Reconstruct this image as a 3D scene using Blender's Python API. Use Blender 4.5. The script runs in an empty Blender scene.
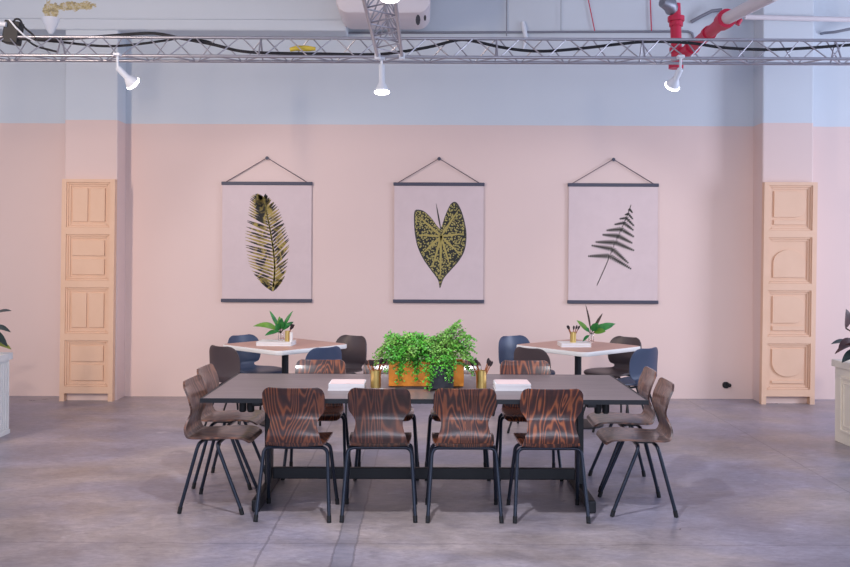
import bpy, bmesh, math, random
from mathutils import Vector, Matrix
PI = math.pi
sc = bpy.context.scene
COL = sc.collection
HC, F, CX, HY = 1.64, 900.0, 425.0, 250.0
ROLL = 0.25

def at(px, py, d):
    """pixel of the photograph at distance d -> point of the room"""
    k = math.radians(ROLL)
    x = px + (py - HY) * k
    y = py - (px - CX) * k
    return Vector(((x - CX) * d / F, d, HC + (HY - y) * d / F))

def lin(r, g, b):
    f = lambda c: (c/255)/12.92 if c/255 <= .04045 else ((c/255+.055)/1.055)**2.4
    return (f(r), f(g), f(b), 1)

# ------------------------------------------------------------------ materials
def mat(name, col, rough=.5, metal=0, coat=0, **kw):
    m = bpy.data.materials.new(name); m.use_nodes = True
    p = m.node_tree.nodes['Principled BSDF']
    p.inputs['Base Color'].default_value = col
    p.inputs['Roughness'].default_value = rough
    p.inputs['Metallic'].default_value = metal
    p.inputs['Coat Weight'].default_value = coat
    for k, v in kw.items(): p.inputs[k.replace('_', ' ')].default_value = v
    return m
class NT:
    def __init__(s, m): s.t = m.node_tree; s.p = s.t.nodes['Principled BSDF']
    def n(s, typ, **kw):
        nd = s.t.nodes.new(typ)
        for k, v in kw.items():
            if k[0] == '_': setattr(nd, k[1:], v)
            else: nd.inputs[k.replace('__', ' ')].default_value = v
        return nd
    def l(s, a, b): s.t.links.new(a, b)
    def coords(s, scale=(1, 1, 1), kind='Object'):
        tc = s.n('ShaderNodeTexCoord'); mp = s.n('ShaderNodeMapping')
        mp.inputs['Scale'].default_value = scale
        s.l(tc.outputs[kind], mp.inputs['Vector']); return mp.outputs['Vector'], mp
    def noise(s, vec, scale, detail=4, rough=.55, dist=0):
        nd = s.n('ShaderNodeTexNoise', Scale=scale, Detail=detail, Roughness=rough, Distortion=dist)
        s.l(vec, nd.inputs['Vector']); return nd.outputs['Fac']
    def ramp(s, fac, stops, interp='LINEAR'):
        r = s.n('ShaderNodeValToRGB'); cr = r.color_ramp; cr.interpolation = interp
        while len(cr.elements) < len(stops): cr.elements.new(.5)
        for e, (p, c) in zip(cr.elements, stops): e.position = p; e.color = c if len(c) == 4 else (*c, 1)
        s.l(fac, r.inputs['Fac']); return r.outputs['Color']
    def mix(s, fac, a, b, mode='MIX'):
        m = s.n('ShaderNodeMix', _data_type='RGBA', _blend_type=mode)
        for sock, v in ((m.inputs[0], fac), (m.inputs[6], a), (m.inputs[7], b)):
            if hasattr(v, 'links') or isinstance(v, bpy.types.NodeSocket): s.l(v, sock)
            else: sock.default_value = v
        return m.outputs[2]
    def math(s, op, a, b=0.0):
        m = s.n('ShaderNodeMath', _operation=op)
        for sock, v in ((m.inputs[0], a), (m.inputs[1], b)):
            if isinstance(v, bpy.types.NodeSocket): s.l(v, sock)
            else: sock.default_value = v
        return m.outputs[0]
    def bump(s, h, strength=.2, dist=.01):
        b = s.n('ShaderNodeBump', Strength=strength, Distance=dist)
        s.l(h, b.inputs['Height']); s.l(b.outputs['Normal'], s.p.inputs['Normal'])
G = lambda v: (v, v, v, 1)

def paint_wall(name, zline, stain=None):
    m = mat(name, G(.5), .85); t = NT(m)
    v, _ = t.coords()
    sep = t.n('ShaderNodeSeparateXYZ'); t.l(v, sep.inputs[0])
    wob = t.math('MULTIPLY', t.math('SUBTRACT', t.noise(v, 3), .5), .012)
    below = t.math('LESS_THAN', t.math('ADD', sep.outputs['Z'], wob), zline)
    n1 = t.noise(v, 1.3, 5)
    pink = t.mix(n1, lin(220, 196, 190), lin(225, 201, 194))
    white = t.mix(n1, lin(200, 207, 215), lin(208, 214, 221))
    col = t.mix(below, white, pink)
    if stain:
        (sx, sz), = stain
        d1 = t.n('ShaderNodeVectorMath', _operation='DISTANCE')
        mp = t.n('ShaderNodeMapping'); mp.inputs['Scale'].default_value = (1, 0, 1)
        t.l(v, mp.inputs['Vector']); t.l(mp.outputs[0], d1.inputs[0]); d1.inputs[1].default_value = (sx, 0, sz)
        mp2 = t.n('ShaderNodeMapping'); mp2.inputs['Scale'].default_value = (.3, 0, 1.6)
        mp2.inputs['Rotation'].default_value = (0, .16, 0)
        t.l(v, mp2.inputs['Vector'])
        d2 = t.n('ShaderNodeVectorMath', _operation='DISTANCE')
        t.l(mp2.outputs[0], d2.inputs[0])
        q = Matrix.Rotation(.16, 3, 'Y') @ Vector(((sx+.26)*.3, 0, (sz+.045)*1.6)); d2.inputs[1].default_value = q
        nn = t.math('MULTIPLY', t.math('SUBTRACT', t.noise(v, 14, 6, .7), .5), .2)
        a = t.math('LESS_THAN', t.math('ADD', d1.outputs['Value'], nn), .08)
        b = t.math('LESS_THAN', t.math('ADD', d2.outputs['Value'], nn), .07)
        k = t.math('MAXIMUM', a, b)
        sc_ = t.ramp(t.noise(v, 22, 5, .7), [(.38, lin(120, 105, 70)), (.5, lin(190, 168, 95)), (.62, lin(196, 190, 180))])
        col = t.mix(t.math('MULTIPLY', k, .85), col, sc_)
    t.l(col, t.p.inputs['Base Color'])
    t.bump(t.noise(v, 60, 6), .08, .004)
    return m
M_wall = paint_wall('painted_wall', 3.03)
M_beam = paint_wall('painted_beam', -5, [(-4.04, 4.20)])

def concrete():
    m = mat('concrete_floor', G(.4), .5); t = NT(m)
    v, _ = t.coords()
    v2, _ = t.coords((.8, 1.15, 1))
    big = t.noise(v2, .5, 5, .6, .3)
    col = t.ramp(big, [(.3, lin(120, 119, 136)), (.45, lin(142, 136, 150)), (.56, lin(156, 144, 144)), (.7, lin(132, 128, 145))])
    mid = t.noise(v2, 2.2, 9, .66, .5)
    col = t.mix(.5, col, t.ramp(mid, [(.3, G(.16)), (.5, G(.52)), (.7, G(.86))]), 'OVERLAY')
    fine = t.noise(t.coords((1, 2.2, 1))[0], 14, 8, .75, .6)
    col = t.mix(.5, col, t.ramp(fine, [(.32, G(.3)), (.5, G(.52)), (.68, G(.74))]), 'OVERLAY')
    spots = t.ramp(t.noise(v2, 4.5, 4, .55), [(.67, G(0)), (.71, G(1))])
    col = t.mix(t.math('MULTIPLY', spots, .45), col, lin(190, 186, 192))
    dk = t.ramp(t.noise(v2, 8.5, 4, .6), [(.68, G(0)), (.73, G(1))])
    col = t.mix(t.math('MULTIPLY', dk, .4), col, lin(86, 80, 88))
    # slab joints and a filled trench running away from us
    sep = t.n('ShaderNodeSeparateXYZ'); t.l(v, sep.inputs[0])
    wx = t.math('ADD', sep.outputs['X'], t.math('MULTIPLY', t.math('SUBTRACT', t.noise(v, 5, 6, .7), .5), .035))
    strip_ = t.math('LESS_THAN', t.math('ABSOLUTE', t.math('ADD', wx, .43)), .055)
    col = t.mix(t.math('MULTIPLY', strip_, .35), col, lin(104, 110, 130))
    for x0, wd in ((-.485, .006), (-.375, .006), (-.88, .007), (2.9, .005)):
        ln = t.math('LESS_THAN', t.math('ABSOLUTE', t.math('SUBTRACT', wx, x0)), wd)
        col = t.mix(t.math('MULTIPLY', ln, .4), col, lin(74, 66, 74))
    wy = t.math('ADD', sep.outputs['Y'], t.math('MULTIPLY', t.math('SUBTRACT', t.noise(v, 2.2, 6, .7), .5), .12))
    for y0 in (5.02, 8.9):
        ln = t.math('LESS_THAN', t.math('ABSOLUTE', t.math('SUBTRACT', wy, y0)), .007)
        col = t.mix(t.math('MULTIPLY', ln, .3), col, lin(74, 66, 74))
    t.l(col, t.p.inputs['Base Color'])
    t.l(t.ramp(mid, [(.3, G(.27)), (.7, G(.46))]), t.p.inputs['Roughness'])
    t.bump(mid, .12, .01)
    return m
M_floor = concrete()

def rosewood():
    m = mat('figured_rosewood', G(.1), .4, coat=.8, Coat_Roughness=.18); t = NT(m)
    oi = t.n('ShaderNodeObjectInfo')
    tc = t.n('ShaderNodeTexCoord')
    off = t.n('ShaderNodeVectorMath', _operation='ADD')
    rv = t.n('ShaderNodeCombineXYZ')
    t.l(t.math('MULTIPLY', oi.outputs['Random'], 7.3), rv.inputs[0]); t.l(t.math('MULTIPLY', oi.outputs['Random'], 3.1), rv.inputs[1]); t.l(t.math('MULTIPLY', oi.outputs['Random'], 11), rv.inputs[2])
    mp = t.n('ShaderNodeMapping'); mp.inputs['Scale'].default_value = (1.4, .3, .22)
    t.l(tc.outputs['Object'], mp.inputs['Vector'])
    t.l(mp.outputs[0], off.inputs[0]); t.l(rv.outputs[0], off.inputs[1])
    n = t.noise(off.outputs[0], 3.1, 3, .45, .5)
    rings = t.math('SINE', t.math('MULTIPLY', n, 185))
    rings = t.math('ADD', t.math('MULTIPLY', rings, .5), .5)
    mp2 = t.n('ShaderNodeMapping'); mp2.inputs['Scale'].default_value = (60, 4, 4)
    t.l(tc.outputs['Object'], mp2.inputs['Vector'])
    fine = t.noise(mp2.outputs[0], 4, 4, .6)
    rings = t.math('ADD', t.math('MULTIPLY', rings, .72), t.math('MULTIPLY', fine, .3))
    dark = t.ramp(rings, [(.12, lin(40, 22, 20)), (.6, lin(60, 34, 29)), (.92, lin(86, 52, 40)), (1, lin(98, 62, 46))])
    warm = t.ramp(rings, [(.12, lin(50, 22, 19)), (.62, lin(88, 42, 31)), (.93, lin(170, 94, 52)), (1, lin(190, 114, 64))])
    sep = t.n('ShaderNodeSeparateColor'); t.l(oi.outputs['Color'], sep.inputs[0])
    col = t.mix(sep.outputs[0], dark, warm)
    sheen_col = t.ramp(rings, [(.1, lin(84, 56, 48)), (.9, lin(140, 102, 84))])  # lighter grain colours that paint a glossy sheen into the wood
    col = t.mix(sep.outputs[1], col, sheen_col)
    t.l(col, t.p.inputs['Base Color'])
    return m
M_rose = rosewood()

def boards(name, ca, cb, cs, plank, rough=.4):
    m = mat(name, ca, rough); t = NT(m)
    v, _ = t.coords((1, 1, 1)); v2, _ = t.coords((1.2, 26, 1))
    g = t.noise(v2, 2.5, 6, .6, .4)
    col = t.mix(t.ramp(g, [(.35, G(0)), (.65, G(1))]), ca, cb)
    sep = t.n('ShaderNodeSeparateXYZ'); t.l(v, sep.inputs[0])
    if plank:
        fr = t.math('FRACT', t.math('ADD', t.math('DIVIDE', sep.outputs['Y'], plank), 100.5))
        seam = t.math('LESS_THAN', fr, .025)
        fl = t.math('FLOOR', t.math('ADD', t.math('DIVIDE', sep.outputs['Y'], plank), 100.5))
        wn = t.n('ShaderNodeTexWhiteNoise', _noise_dimensions='1D'); t.l(fl, wn.inputs['W'])
        col = t.mix(t.math('MULTIPLY', wn.outputs['Value'], .35), col, cb)
        col = t.mix(t.math('MULTIPLY', seam, .8), col, cs)
    t.l(col, t.p.inputs['Base Color'])
    t.bump(g, .08, .003)
    return m
M_table = boards('greybrown_boards', lin(128, 115, 117), lin(101, 89, 91), lin(44, 38, 40), .157, .34)
M_pinktop = boards('rose_laminate', lin(190, 146, 130), lin(178, 132, 117), lin(150, 110, 100), 0, .38)
M_black = mat('black_steel', lin(26, 27, 34), .5, .1)
M_leg = mat('blueblack_enamel', lin(40, 46, 60), .3, .5)
M_rubber = mat('black_rubber', lin(22, 22, 26), .7)
M_whitelam = mat('white_laminate', lin(228, 226, 224), .4)
M_navy = mat('navy_shell', lin(66, 78, 104), .38)
M_brownsh = mat('dark_brown_shell', lin(74, 62, 64), .4)
M_gold = mat('brass', lin(232, 200, 124), .3, .9)
def copper():
    m = mat('copper_sheet', lin(226, 140, 56), .34, .45); t = NT(m); v, _ = t.coords((1, 1, 6))
    t.l(t.mix(t.noise(v, 5, 5, .6), lin(236, 134, 42), lin(250, 166, 66)), t.p.inputs['Base Color']); return m
M_copper = copper()
M_slate = mat('slate_black', lin(52, 52, 60), .6)
M_paper = mat('white_paper', lin(232, 230, 234), .7)
M_pinkcover = mat('pale_pink_cover', lin(232, 206, 204), .6)
def mottled(name, a, b, scale, lo=.45, hi=.55, rough=.6, dist=.5):
    m = mat(name, a, rough); t = NT(m); v, _ = t.coords()
    t.l(t.ramp(t.noise(v, scale, 4, .6, dist), [(lo, a), (hi, b)]), t.p.inputs['Base Color']); return m
M_canvas = mottled('blush_canvas', lin(208, 189, 190), lin(213, 194, 195), 6, .3, .7, .8)
M_dowel = mat('slate_blue_dowel', lin(68, 68, 84), .55)
M_cord = mat('brown_cord', lin(96, 78, 84), .8)
M_palm = mottled('gold_black_print', lin(34, 34, 32), lin(164, 144, 76), 9, .44, .56, .75, 1.2)
M_goldp = mat('gold_print', lin(166, 150, 84), .75)
M_ink = mottled('dark_ink_print', lin(44, 42, 42), lin(74, 70, 64), 30, .4, .6, .75)
def heartmat():
    m = mat('speckled_leaf_print', G(.1), .75); t = NT(m); v, _ = t.coords()
    vo = t.n('ShaderNodeTexVoronoi', _feature='F1', Scale=48, Randomness=1); t.l(v, vo.inputs['Vector'])
    c = t.ramp(t.math('ADD', vo.outputs['Distance'], t.math('MULTIPLY', t.noise(v, 26, 3), .5)), [(.66, lin(160, 148, 88)), (.76, lin(34, 36, 34))])
    t.l(c, t.p.inputs['Base Color']); return m
M_heart = heartmat()
M_peach = mottled('peach_paint', lin(222, 184, 156), lin(227, 190, 163), 3, .3, .7, .6)
M_planterw = mottled('white_painted_wood', lin(222, 224, 224), lin(230, 230, 228), 3, .3, .7, .6)
M_cream = mottled('cream_painted_wood', lin(222, 214, 200), lin(230, 222, 208), 3, .3, .7, .6)
def leafmat(name, a, b, scale=30, rough=.45, trans=0.0):
    m = mottled(name, a, b, scale, .35, .65, rough)
    if trans: m.node_tree.nodes['Principled BSDF'].inputs['Subsurface Weight'].default_value = 0
    return m
M_fern = leafmat('fern_green', lin(58, 150, 34), lin(104, 196, 60), 12)
M_fern2 = leafmat('fern_light_green', lin(84, 150, 48), lin(140, 190, 84), 12)
M_stem = mat('dark_stem', lin(58, 40, 30), .6)
M_leaf = leafmat('glossy_leaf_green', lin(24, 96, 50), lin(54, 132, 56), 14)
M_leaf2 = leafmat('banana_leaf_green', lin(78, 122, 36), lin(104, 146, 46), 14)
M_rubberleaf = leafmat('dark_rubber_leaf', lin(30, 42, 46), lin(52, 66, 66), 10, .3)
M_burg = leafmat('burgundy_rubber_leaf', lin(52, 34, 40), lin(84, 56, 54), 10, .3)
M_yleaf = leafmat('yellow_green_leaf', lin(120, 130, 40), lin(140, 150, 60), 10, .4)
M_soil = mottled('potting_soil', lin(40, 30, 26), lin(64, 50, 42), 60)
M_alu = mat('aluminium_tube', lin(178, 177, 186), .4, .8)
M_cable = mat('black_cable', lin(26, 27, 34), .55)
M_yellow = mat('yellow_tape', lin(214, 190, 70), .55)
M_lampw = mat('white_lamp_enamel', lin(226, 230, 238), .35)
M_bulb = mat('lit_bulb', G(1), .3, Emission_Color=(1, .96, .95, 1), Emission_Strength=9)
M_red = mat('red_pipe_paint', lin(200, 30, 70), .45)
M_pipew = mat('white_pipe_paint', lin(218, 210, 214), .5)
M_grey = mat('galvanised_steel', lin(140, 142, 152), .45, .6)
M_brushwood = mat('brush_handle_wood', lin(150, 84, 44), .5)
M_bristle = mat('dark_bristle', lin(44, 30, 34), .85)
def glass():
    m = mat('clear_glass', G(1), .03); p = m.node_tree.nodes['Principled BSDF']
    p.inputs['Transmission Weight'].default_value = 1; p.inputs['IOR'].default_value = 1.3; return m
M_glass = glass()

# ------------------------------------------------------------------ mesh builder
class MB:
    def __init__(s): s.v = []; s.f = []
    def add(s, vs, fs):
        o = len(s.v); s.v += [tuple(p) for p in vs]; s.f += [tuple(i + o for i in f) for f in fs]; return s
    def box(s, x0, x1, y0, y1, z0, z1, rot=None):
        vs = [Vector((x, y, z)) for z in (z0, z1) for y in (y0, y1) for x in (x0, x1)]
        if rot: vs = [rot @ p for p in vs]
        return s.add(vs, [(0, 2, 3, 1), (4, 5, 7, 6), (0, 1, 5, 4), (1, 3, 7, 5), (3, 2, 6, 7), (2, 0, 4, 6)])
    def tube(s, pts, r, seg=10, cap=True):
        pts = [Vector(p) for p in pts]; n = len(pts)
        rs = r if isinstance(r, (list, tuple)) else [r] * n
        tan = [(pts[min(i+1, n-1)] - pts[max(i-1, 0)]).normalized() for i in range(n)]
        a = tan[0].orthogonal().normalized(); vs = []
        for i in range(n):
            a = (a - tan[i] * a.dot(tan[i]))
            a = a.normalized() if a.length > 1e-6 else tan[i].orthogonal().normalized()
            b = tan[i].cross(a)
            vs += [pts[i] + (a * math.cos(2*PI*k/seg) + b * math.sin(2*PI*k/seg)) * rs[i] for k in range(seg)]
        fs = [(i*seg+k, i*seg+(k+1) % seg, (i+1)*seg+(k+1) % seg, (i+1)*seg+k) for i in range(n-1) for k in range(seg)]
        if cap: fs += [tuple(range(seg))[::-1], tuple((n-1)*seg+k for k in range(seg))]
        return s.add(vs, fs)
    def lathe(s, prof, seg=24, c=(0, 0, 0)):
        vs = []; n = len(prof)
        for r, z in prof: vs += [(c[0]+r*math.cos(2*PI*k/seg), c[1]+r*math.sin(2*PI*k/seg), c[2]+z) for k in range(seg)]
        fs = [(i*seg+k, i*seg+(k+1) % seg, (i+1)*seg+(k+1) % seg, (i+1)*seg+k) for i in range(n-1) for k in range(seg)]
        fs += [tuple(range(seg))[::-1], tuple((n-1)*seg+k for k in range(seg))]
        return s.add(vs, fs)
    def prism(s, poly, y0, y1):
        """polygon in x,z (counter clockwise seen from -y) extruded from y0 (front) to y1"""
        n = len(poly)
        vs = [(x, y0, z) for x, z in poly] + [(x, y1, z) for x, z in poly]
        fs = [tuple(range(n)), tuple(range(2*n-1, n-1, -1))] + [(i, i+n, (i+1) % n+n, (i+1) % n) for i in range(n)]
        return s.add(vs, fs)
    def plate(s, poly, z0, z1):
        n = len(poly)
        vs = [(x, y, z0) for x, y in poly] + [(x, y, z1) for x, y in poly]
        fs = [tuple(range(n))[::-1], tuple(range(n, 2*n))] + [(i, (i+1) % n, (i+1) % n+n, i+n) for i in range(n)]
        return s.add(vs, fs)
    def leaf(s, base, d, up, L, W, droop=0.0, fold=.12, n=7, shape=1.0):
        base = Vector(base); d = Vector(d).normalized(); up = Vector(up)
        side = d.cross(up).normalized(); up = side.cross(d).normalized(); vs = []; fs = []
        for i in range(n+1):
            t = i/n; w = W*.5*(math.sin(PI*t**shape)**.8 if 0 < t < 1 else 0.02)
            c = base + d*(L*t) - Vector((0, 0, 1))*(droop*L*t*t) + up*(.06*L*math.sin(PI*t))
            vs += [c - side*w + up*fold*w, c - up*fold*w*.4, c + side*w + up*fold*w]
        for i in range(n):
            a = i*3; fs += [(a, a+1, a+4, a+3), (a+1, a+2, a+5, a+4)]
        return s.add(vs, fs)

def rrect(x0, x1, y0, y1, r, n=6):
    out = []
    for cx, cy, a in ((x1-r, y0+r, -PI/2), (x1-r, y1-r, 0), (x0+r, y1-r, PI/2), (x0+r, y0+r, PI)):
        out += [(cx+r*math.cos(a+PI/2*k/n), cy+r*math.sin(a+PI/2*k/n)) for k in range(n+1)]
    return out

def obj(name, mb, m, parent=None, smooth=True, bevel=0, solid=0, loc=None, rot=None):
    me = bpy.data.meshes.new(name); me.from_pydata(mb.v, [], mb.f); me.update()
    bm = bmesh.new(); bm.from_mesh(me)
    if not solid and not name.startswith(('foliage', 'leaf')): bmesh.ops.recalc_face_normals(bm, faces=bm.faces)
    bm.to_mesh(me); bm.free()
    me.materials.append(m)
    o = bpy.data.objects.new(name, me); COL.objects.link(o)
    if parent: o.parent = parent
    if loc: o.location = loc
    if rot: o.rotation_euler = rot
    if solid:
        md = o.modifiers.new('s', 'SOLIDIFY'); md.thickness = solid; md.offset = 0
    if bevel:
        md = o.modifiers.new('b', 'BEVEL'); md.width = bevel; md.segments = 2; md.limit_method = 'ANGLE'; md.angle_limit = .6
    if smooth:
        for p in me.polygons: p.use_smooth = True
        md = o.modifiers.new('e', 'EDGE_SPLIT'); md.split_angle = math.radians(38)
    return o

def tag(o, label, cat, group=None, kind=None):
    o['label'] = label; o['category'] = cat
    if group: o['group'] = group
    if kind: o['kind'] = kind
    return o
def thing(name, label, cat, loc=(0, 0, 0), rz=0, group=None):
    o = bpy.data.objects.new(name, None); COL.objects.link(o)
    o.empty_display_size = .1; o.location = loc; o.rotation_euler = (0, 0, rz)
    return tag(o, label, cat, group)
def copy_tree(o, parent=None):
    c = o.copy(); COL.objects.link(c)
    if parent: c.parent = parent
    for ch in list(o.children): copy_tree(ch, c)
    return c
def place(proto, loc, rz, label, used=[]):
    o = proto if proto not in used else copy_tree(proto)
    used.append(proto)
    o.location = loc; o.rotation_euler = (0, 0, rz); o['label'] = label
    return o
def struct(name, mb, m, **kw):
    o = obj(name, mb, m, **kw)
    if not kw.get('parent'): o['kind'] = 'structure'
    return o
def wood_tone(root, v, sheen=0):
    for c in root.children:
        if c.type == 'MESH': c.color = (v, sheen, 0, 1)

# ------------------------------------------------------------------ room shell
struct('floor', MB().box(-9, 9, -5, 10.2, -.1, 0), M_floor, smooth=False)
struct('wall_back', MB().box(-9, 9, 10.0, 10.2, -.1, 5.2), M_wall, smooth=False)
struct('ceiling', MB().box(-9, 9, -5, 10.2, 5.2, 5.3), mat('ceiling_white', lin(205, 206, 214), .85), smooth=False)
struct('column', MB().box(-3.90, -3.33, 9.73, 10.02, -.02, 5.2), M_wall, smooth=False, bevel=.012)
struct('column', MB().box(3.645, 4.195, 9.73, 10.02, -.02, 5.2), M_wall, smooth=False, bevel=.012)
struct('beam', MB().box(-9, -.86, 9.70, 10.02, 4.0, 4.9).box(-9, -.86, 9.68, 10.02, 4.11, 5.2), M_beam, smooth=False, bevel=.02)

# ------------------------------------------------------------------ wooden chairs
def catmull(pts, n):
    out = []
    for i in range(len(pts)-1):
        p0, p1, p2, p3 = pts[max(i-1, 0)], pts[i], pts[i+1], pts[min(i+2, len(pts)-1)]
        for k in range(n):
            t = k/n
            out.append(tuple(.5*((2*b)+(-a+c)*t+(2*a-5*b+4*c-d)*t*t+(-a+3*b-3*c+d)*t**3) for a, b, c, d in zip(p0, p1, p2, p3)))
    out.append(tuple(pts[-1])); return out
def shell(prof, dish, n=5, nv=14):
    """prof rows: y, z, halfwidth, edge lift; returns the sheet as a grid"""
    rows = catmull(prof, n); mb = MB(); vs = []
    for i, (y, z, w, e) in enumerate(rows):
        a = rows[max(i-1, 0)]; b = rows[min(i+1, len(rows)-1)]
        ty, tz = b[0]-a[0], b[1]-a[1]; l = math.hypot(ty, tz) or 1
        ny, nz = tz/l, -ty/l            # normal towards the sitter
        if nz < 0 and abs(ny) < .5: ny, nz = -ny, -nz
        for k in range(nv+1):
            u = -1 + 2*k/nv; q = e*u*u
            vs.append((u*w, y+ny*q, z+nz*q))
    fs = [(i*(nv+1)+k, i*(nv+1)+k+1, (i+1)*(nv+1)+k+1, (i+1)*(nv+1)+k) for i in range(len(rows)-1) for k in range(nv)]
    return mb.add(vs, fs)
def chair_legs(root, foot_x, foot_yr, foot_yf, top_x, top_yr, top_yf, zt, r, m):
    for yy, ty in ((foot_yf, top_yf), (foot_yr, top_yr)):
        for s in (-1, 1):
            a = Vector((s*foot_x, yy, .012)); b = Vector((s*top_x, ty, zt)); u = (a-b).normalized()
            R = .045; inn = Vector((-s, 0, 0)); pts = [a]
            p0 = b+u*R; p2 = b+inn*R
            for k in range(7):
                t = k/6; pts.append(p0*(1-t)**2 + b*2*t*(1-t) + p2*t*t)
            lg = obj('leg', MB().tube(pts, r, 10), m, root)
            obj('foot_cap', MB().tube([a+Vector((0, 0, -.012)), a-u*.03], r*1.18, 10), M_rubber, lg)
        obj('crossbar', MB().tube([(-top_x+.045, ty, zt), (top_x-.045, ty, zt)], r, 10), m, root)
    for s in (-.095, .095): obj('seat_bracket', MB().box(s-.015, s+.015, top_yr, top_yf, zt+.002, zt+.012), M_black, root, smooth=False)

def make_wood_chair():
    t = thing('wooden_chair', 'x', 'chair', group='rosewood chairs around the long table')
    seat = [(.232, .428, .135, .0), (.228, .434, .165, .0), (.215, .447, .183, 0), (.18, .459, .192, .003), (.10, .461, .195, .006),
            (.0, .455, .192, .008), (-.09, .45, .184, .008), (-.138, .449, .178, .008), (-.168, .456, .174, .008), (-.184, .478, .169, .008)]
    back = [(-.184, .478, .169, .008), (-.191, .512, .162, .008), (-.185, .55, .150, .010), (-.172, .585, .142, .012), (-.161, .612, .146, .014),
            (-.157, .64, .165, .016), (-.159, .664, .183, .017), (-.168, .70, .189, .018), (-.181, .735, .189, .018), (-.195, .765, .187, .018),
            (-.2, .783, .180, .018), (-.204, .797, .167, .017), (-.2065, .806, .147, .016)]
    obj('seat', shell(seat, 0), M_rose, t, solid=.012)
    obj('backrest', shell(back, 0), M_rose, t, solid=.012)
    chair_legs(t, .222, -.195, .2, .195, -.085, .03, .428, .0115, M_leg)
    return t
wc = make_wood_chair()
near = [(-.785, 'dark rosewood chair with its back to us, leftmost along the near side', .5), (-.274, 'dark brown wooden chair with its back to us, in front of the left brush cup', .25),
        (.244, 'brown wooden chair with cathedral grain, back to us below the black planter', .6), (.768, 'orange streaked wooden chair with its back to us, rightmost along the near side', 1.0)]
for x, lb, w in near:
    wood_tone(place(wc, (x, 5.605, 0), random.Random(x).uniform(-.03, .03), lb), w)
far = [(-.782, 'striped wooden chair facing us across the table behind the left paper stack', .8), (-.27, 'wooden chair facing us behind the left brush cup and fern', .5),
       (.24, 'wooden chair facing us behind the black planter and right brush cup', .5), (.757, 'orange striped wooden chair facing us behind the right paper stack', 1.0)]
for x, lb, w in far:
    wood_tone(place(wc, (x, 6.60, 0), PI, lb), w)
ends = [(-1.31, 5.79, -PI/2-.05, 'brown wooden chair seen from its side, at the left table end nearest us', .4),
        (-1.37, 6.37, -PI/2-.06, 'wooden chair at the left table end, half hidden behind a nearer one', .45),
        (1.365, 5.77, PI/2-.02, 'brown wooden chair seen from its side, at the right table end nearest us', .45),
        (1.40, 6.33, PI/2-.03, 'wooden chair at the right table end, half hidden behind a nearer one', .5)]
for x, y, r, lb, w in ends:
    wood_tone(place(wc, (x, y, 0), r, lb), w, .6)  # end chairs get the sheen painted into their wood colour

# ------------------------------------------------------------------ long table
TT = .73
tb = thing('trestle_table', 'long dark table with grey-brown board top and black trestle frame', 'table', (0, 6.04, 0))
tp = obj('tabletop', MB().box(-1.352, 1.352, -.548, .548, -.024, 0), M_table, tb, smooth=False, loc=(0, 0, TT))
eb = MB().box(-1.367, 1.367, -.56, -.548, -.027, .0005).box(-1.367, 1.367, .548, .56, -.027, .0005)
eb.box(-1.367, -1.352, -.548, .548, -.027, .0005).box(1.352, 1.367, -.548, .548, -.027, .0005)
obj('edge_band', eb, M_black, tb, smooth=False, loc=(0, 0, TT))
for s in (-1, 1):
    obj('leg', MB().box(s*1.04-.022, s*1.04+.022, -.05, .05, .08, TT-.066), M_black, tb, smooth=False, bevel=.006)
    obj('foot_bar', MB().box(s*1.05-.026, s*1.05+.026, -.43, .43, .0, .08), M_black, tb, smooth=False, bevel=.012)
    obj('top_bearer', MB().box(s*1.04-.03, s*1.04+.03, -.45, .45, TT-.066, TT-.026), M_black, tb, smooth=False, bevel=.006)
    for xx in (1.095, 1.145):
        obj('bumper', MB().lathe([(.016, -.09), (.023, -.082), (.023, 0)], 14), M_rubber, tb, loc=(s*xx, -.36, TT-.026))
obj('stretcher', MB().box(-1.012, 1.012, -.022, .022, .105, .18), M_black, tb, smooth=False, bevel=.006)

# ------------------------------------------------------------------ small tables with shell chairs
def make_small_table():
    t = thing('cafe_table', 'x', 'table', group='square tables by the back wall')
    S = .43
    obj('tabletop', MB().plate(rrect(-S, S, -S, S, .07), .705, .745), M_whitelam, t, bevel=.006)
    obj('top_surface', MB().plate(rrect(-S+.008, S-.008, -S+.008, S-.008, .064), .745, .7465), M_pinktop, t, smooth=False)
    obj('post', MB().lathe([(.032, .03), (.032, .69), (.12, .695), (.12, .705)], 20), M_black, t)
    obj('base_plate', MB().lathe([(.24, 0), (.24, .012), (.05, .03)], 32), M_black, t)
    return t
TL, TR = (-1.316, 8.5), (1.45, 8.5)
ct = make_small_table()
place(ct, (*TL, 0), PI/4+.06, 'small square pink-topped table under the palm leaf picture')
place(ct, (*TR, 0), PI/4-.07, 'small square pink-topped table under the fern picture')
def make_shell_chair(name, m):
    t = thing(name, 'x', 'chair', group='moulded shell chairs at the small tables')
    seat = [(.225, .43, .15, 0), (.22, .437, .185, 0), (.2, .448, .208, .003), (.15, .455, .222, .01), (.05, .453, .225, .016), (-.06, .447, .215, .02),
            (-.13, .446, .185, .02), (-.175, .453, .150, .018), (-.198, .472, .128, .014)]
    back = [(-.198, .472, .128, .014), (-.209, .496, .132, .014), (-.212, .515, .168, .02), (-.211, .54, .184, .03), (-.211, .575, .193, .036), (-.216, .63, .195, .04), (-.224, .68, .191, .042),
            (-.233, .72, .179, .04), (-.24, .75, .159, .036), (-.245, .77, .131, .03), (-.248, .781, .095, .02)]
    obj('seat', shell(seat, 0), m, t, solid=.012)
    obj('backrest', shell(back, 0), m, t, solid=.012)
    chair_legs(t, .23, -.22, .2, .15, -.1, .09, .425, .0095, M_black)
    return t
nv = make_shell_chair('shell_chair', M_navy); br = make_shell_chair('shell_chair', M_brownsh)
def face(c, x, y, extra=0):
    return math.atan2(c[1]-y, c[0]-x) - PI/2 + extra
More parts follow.
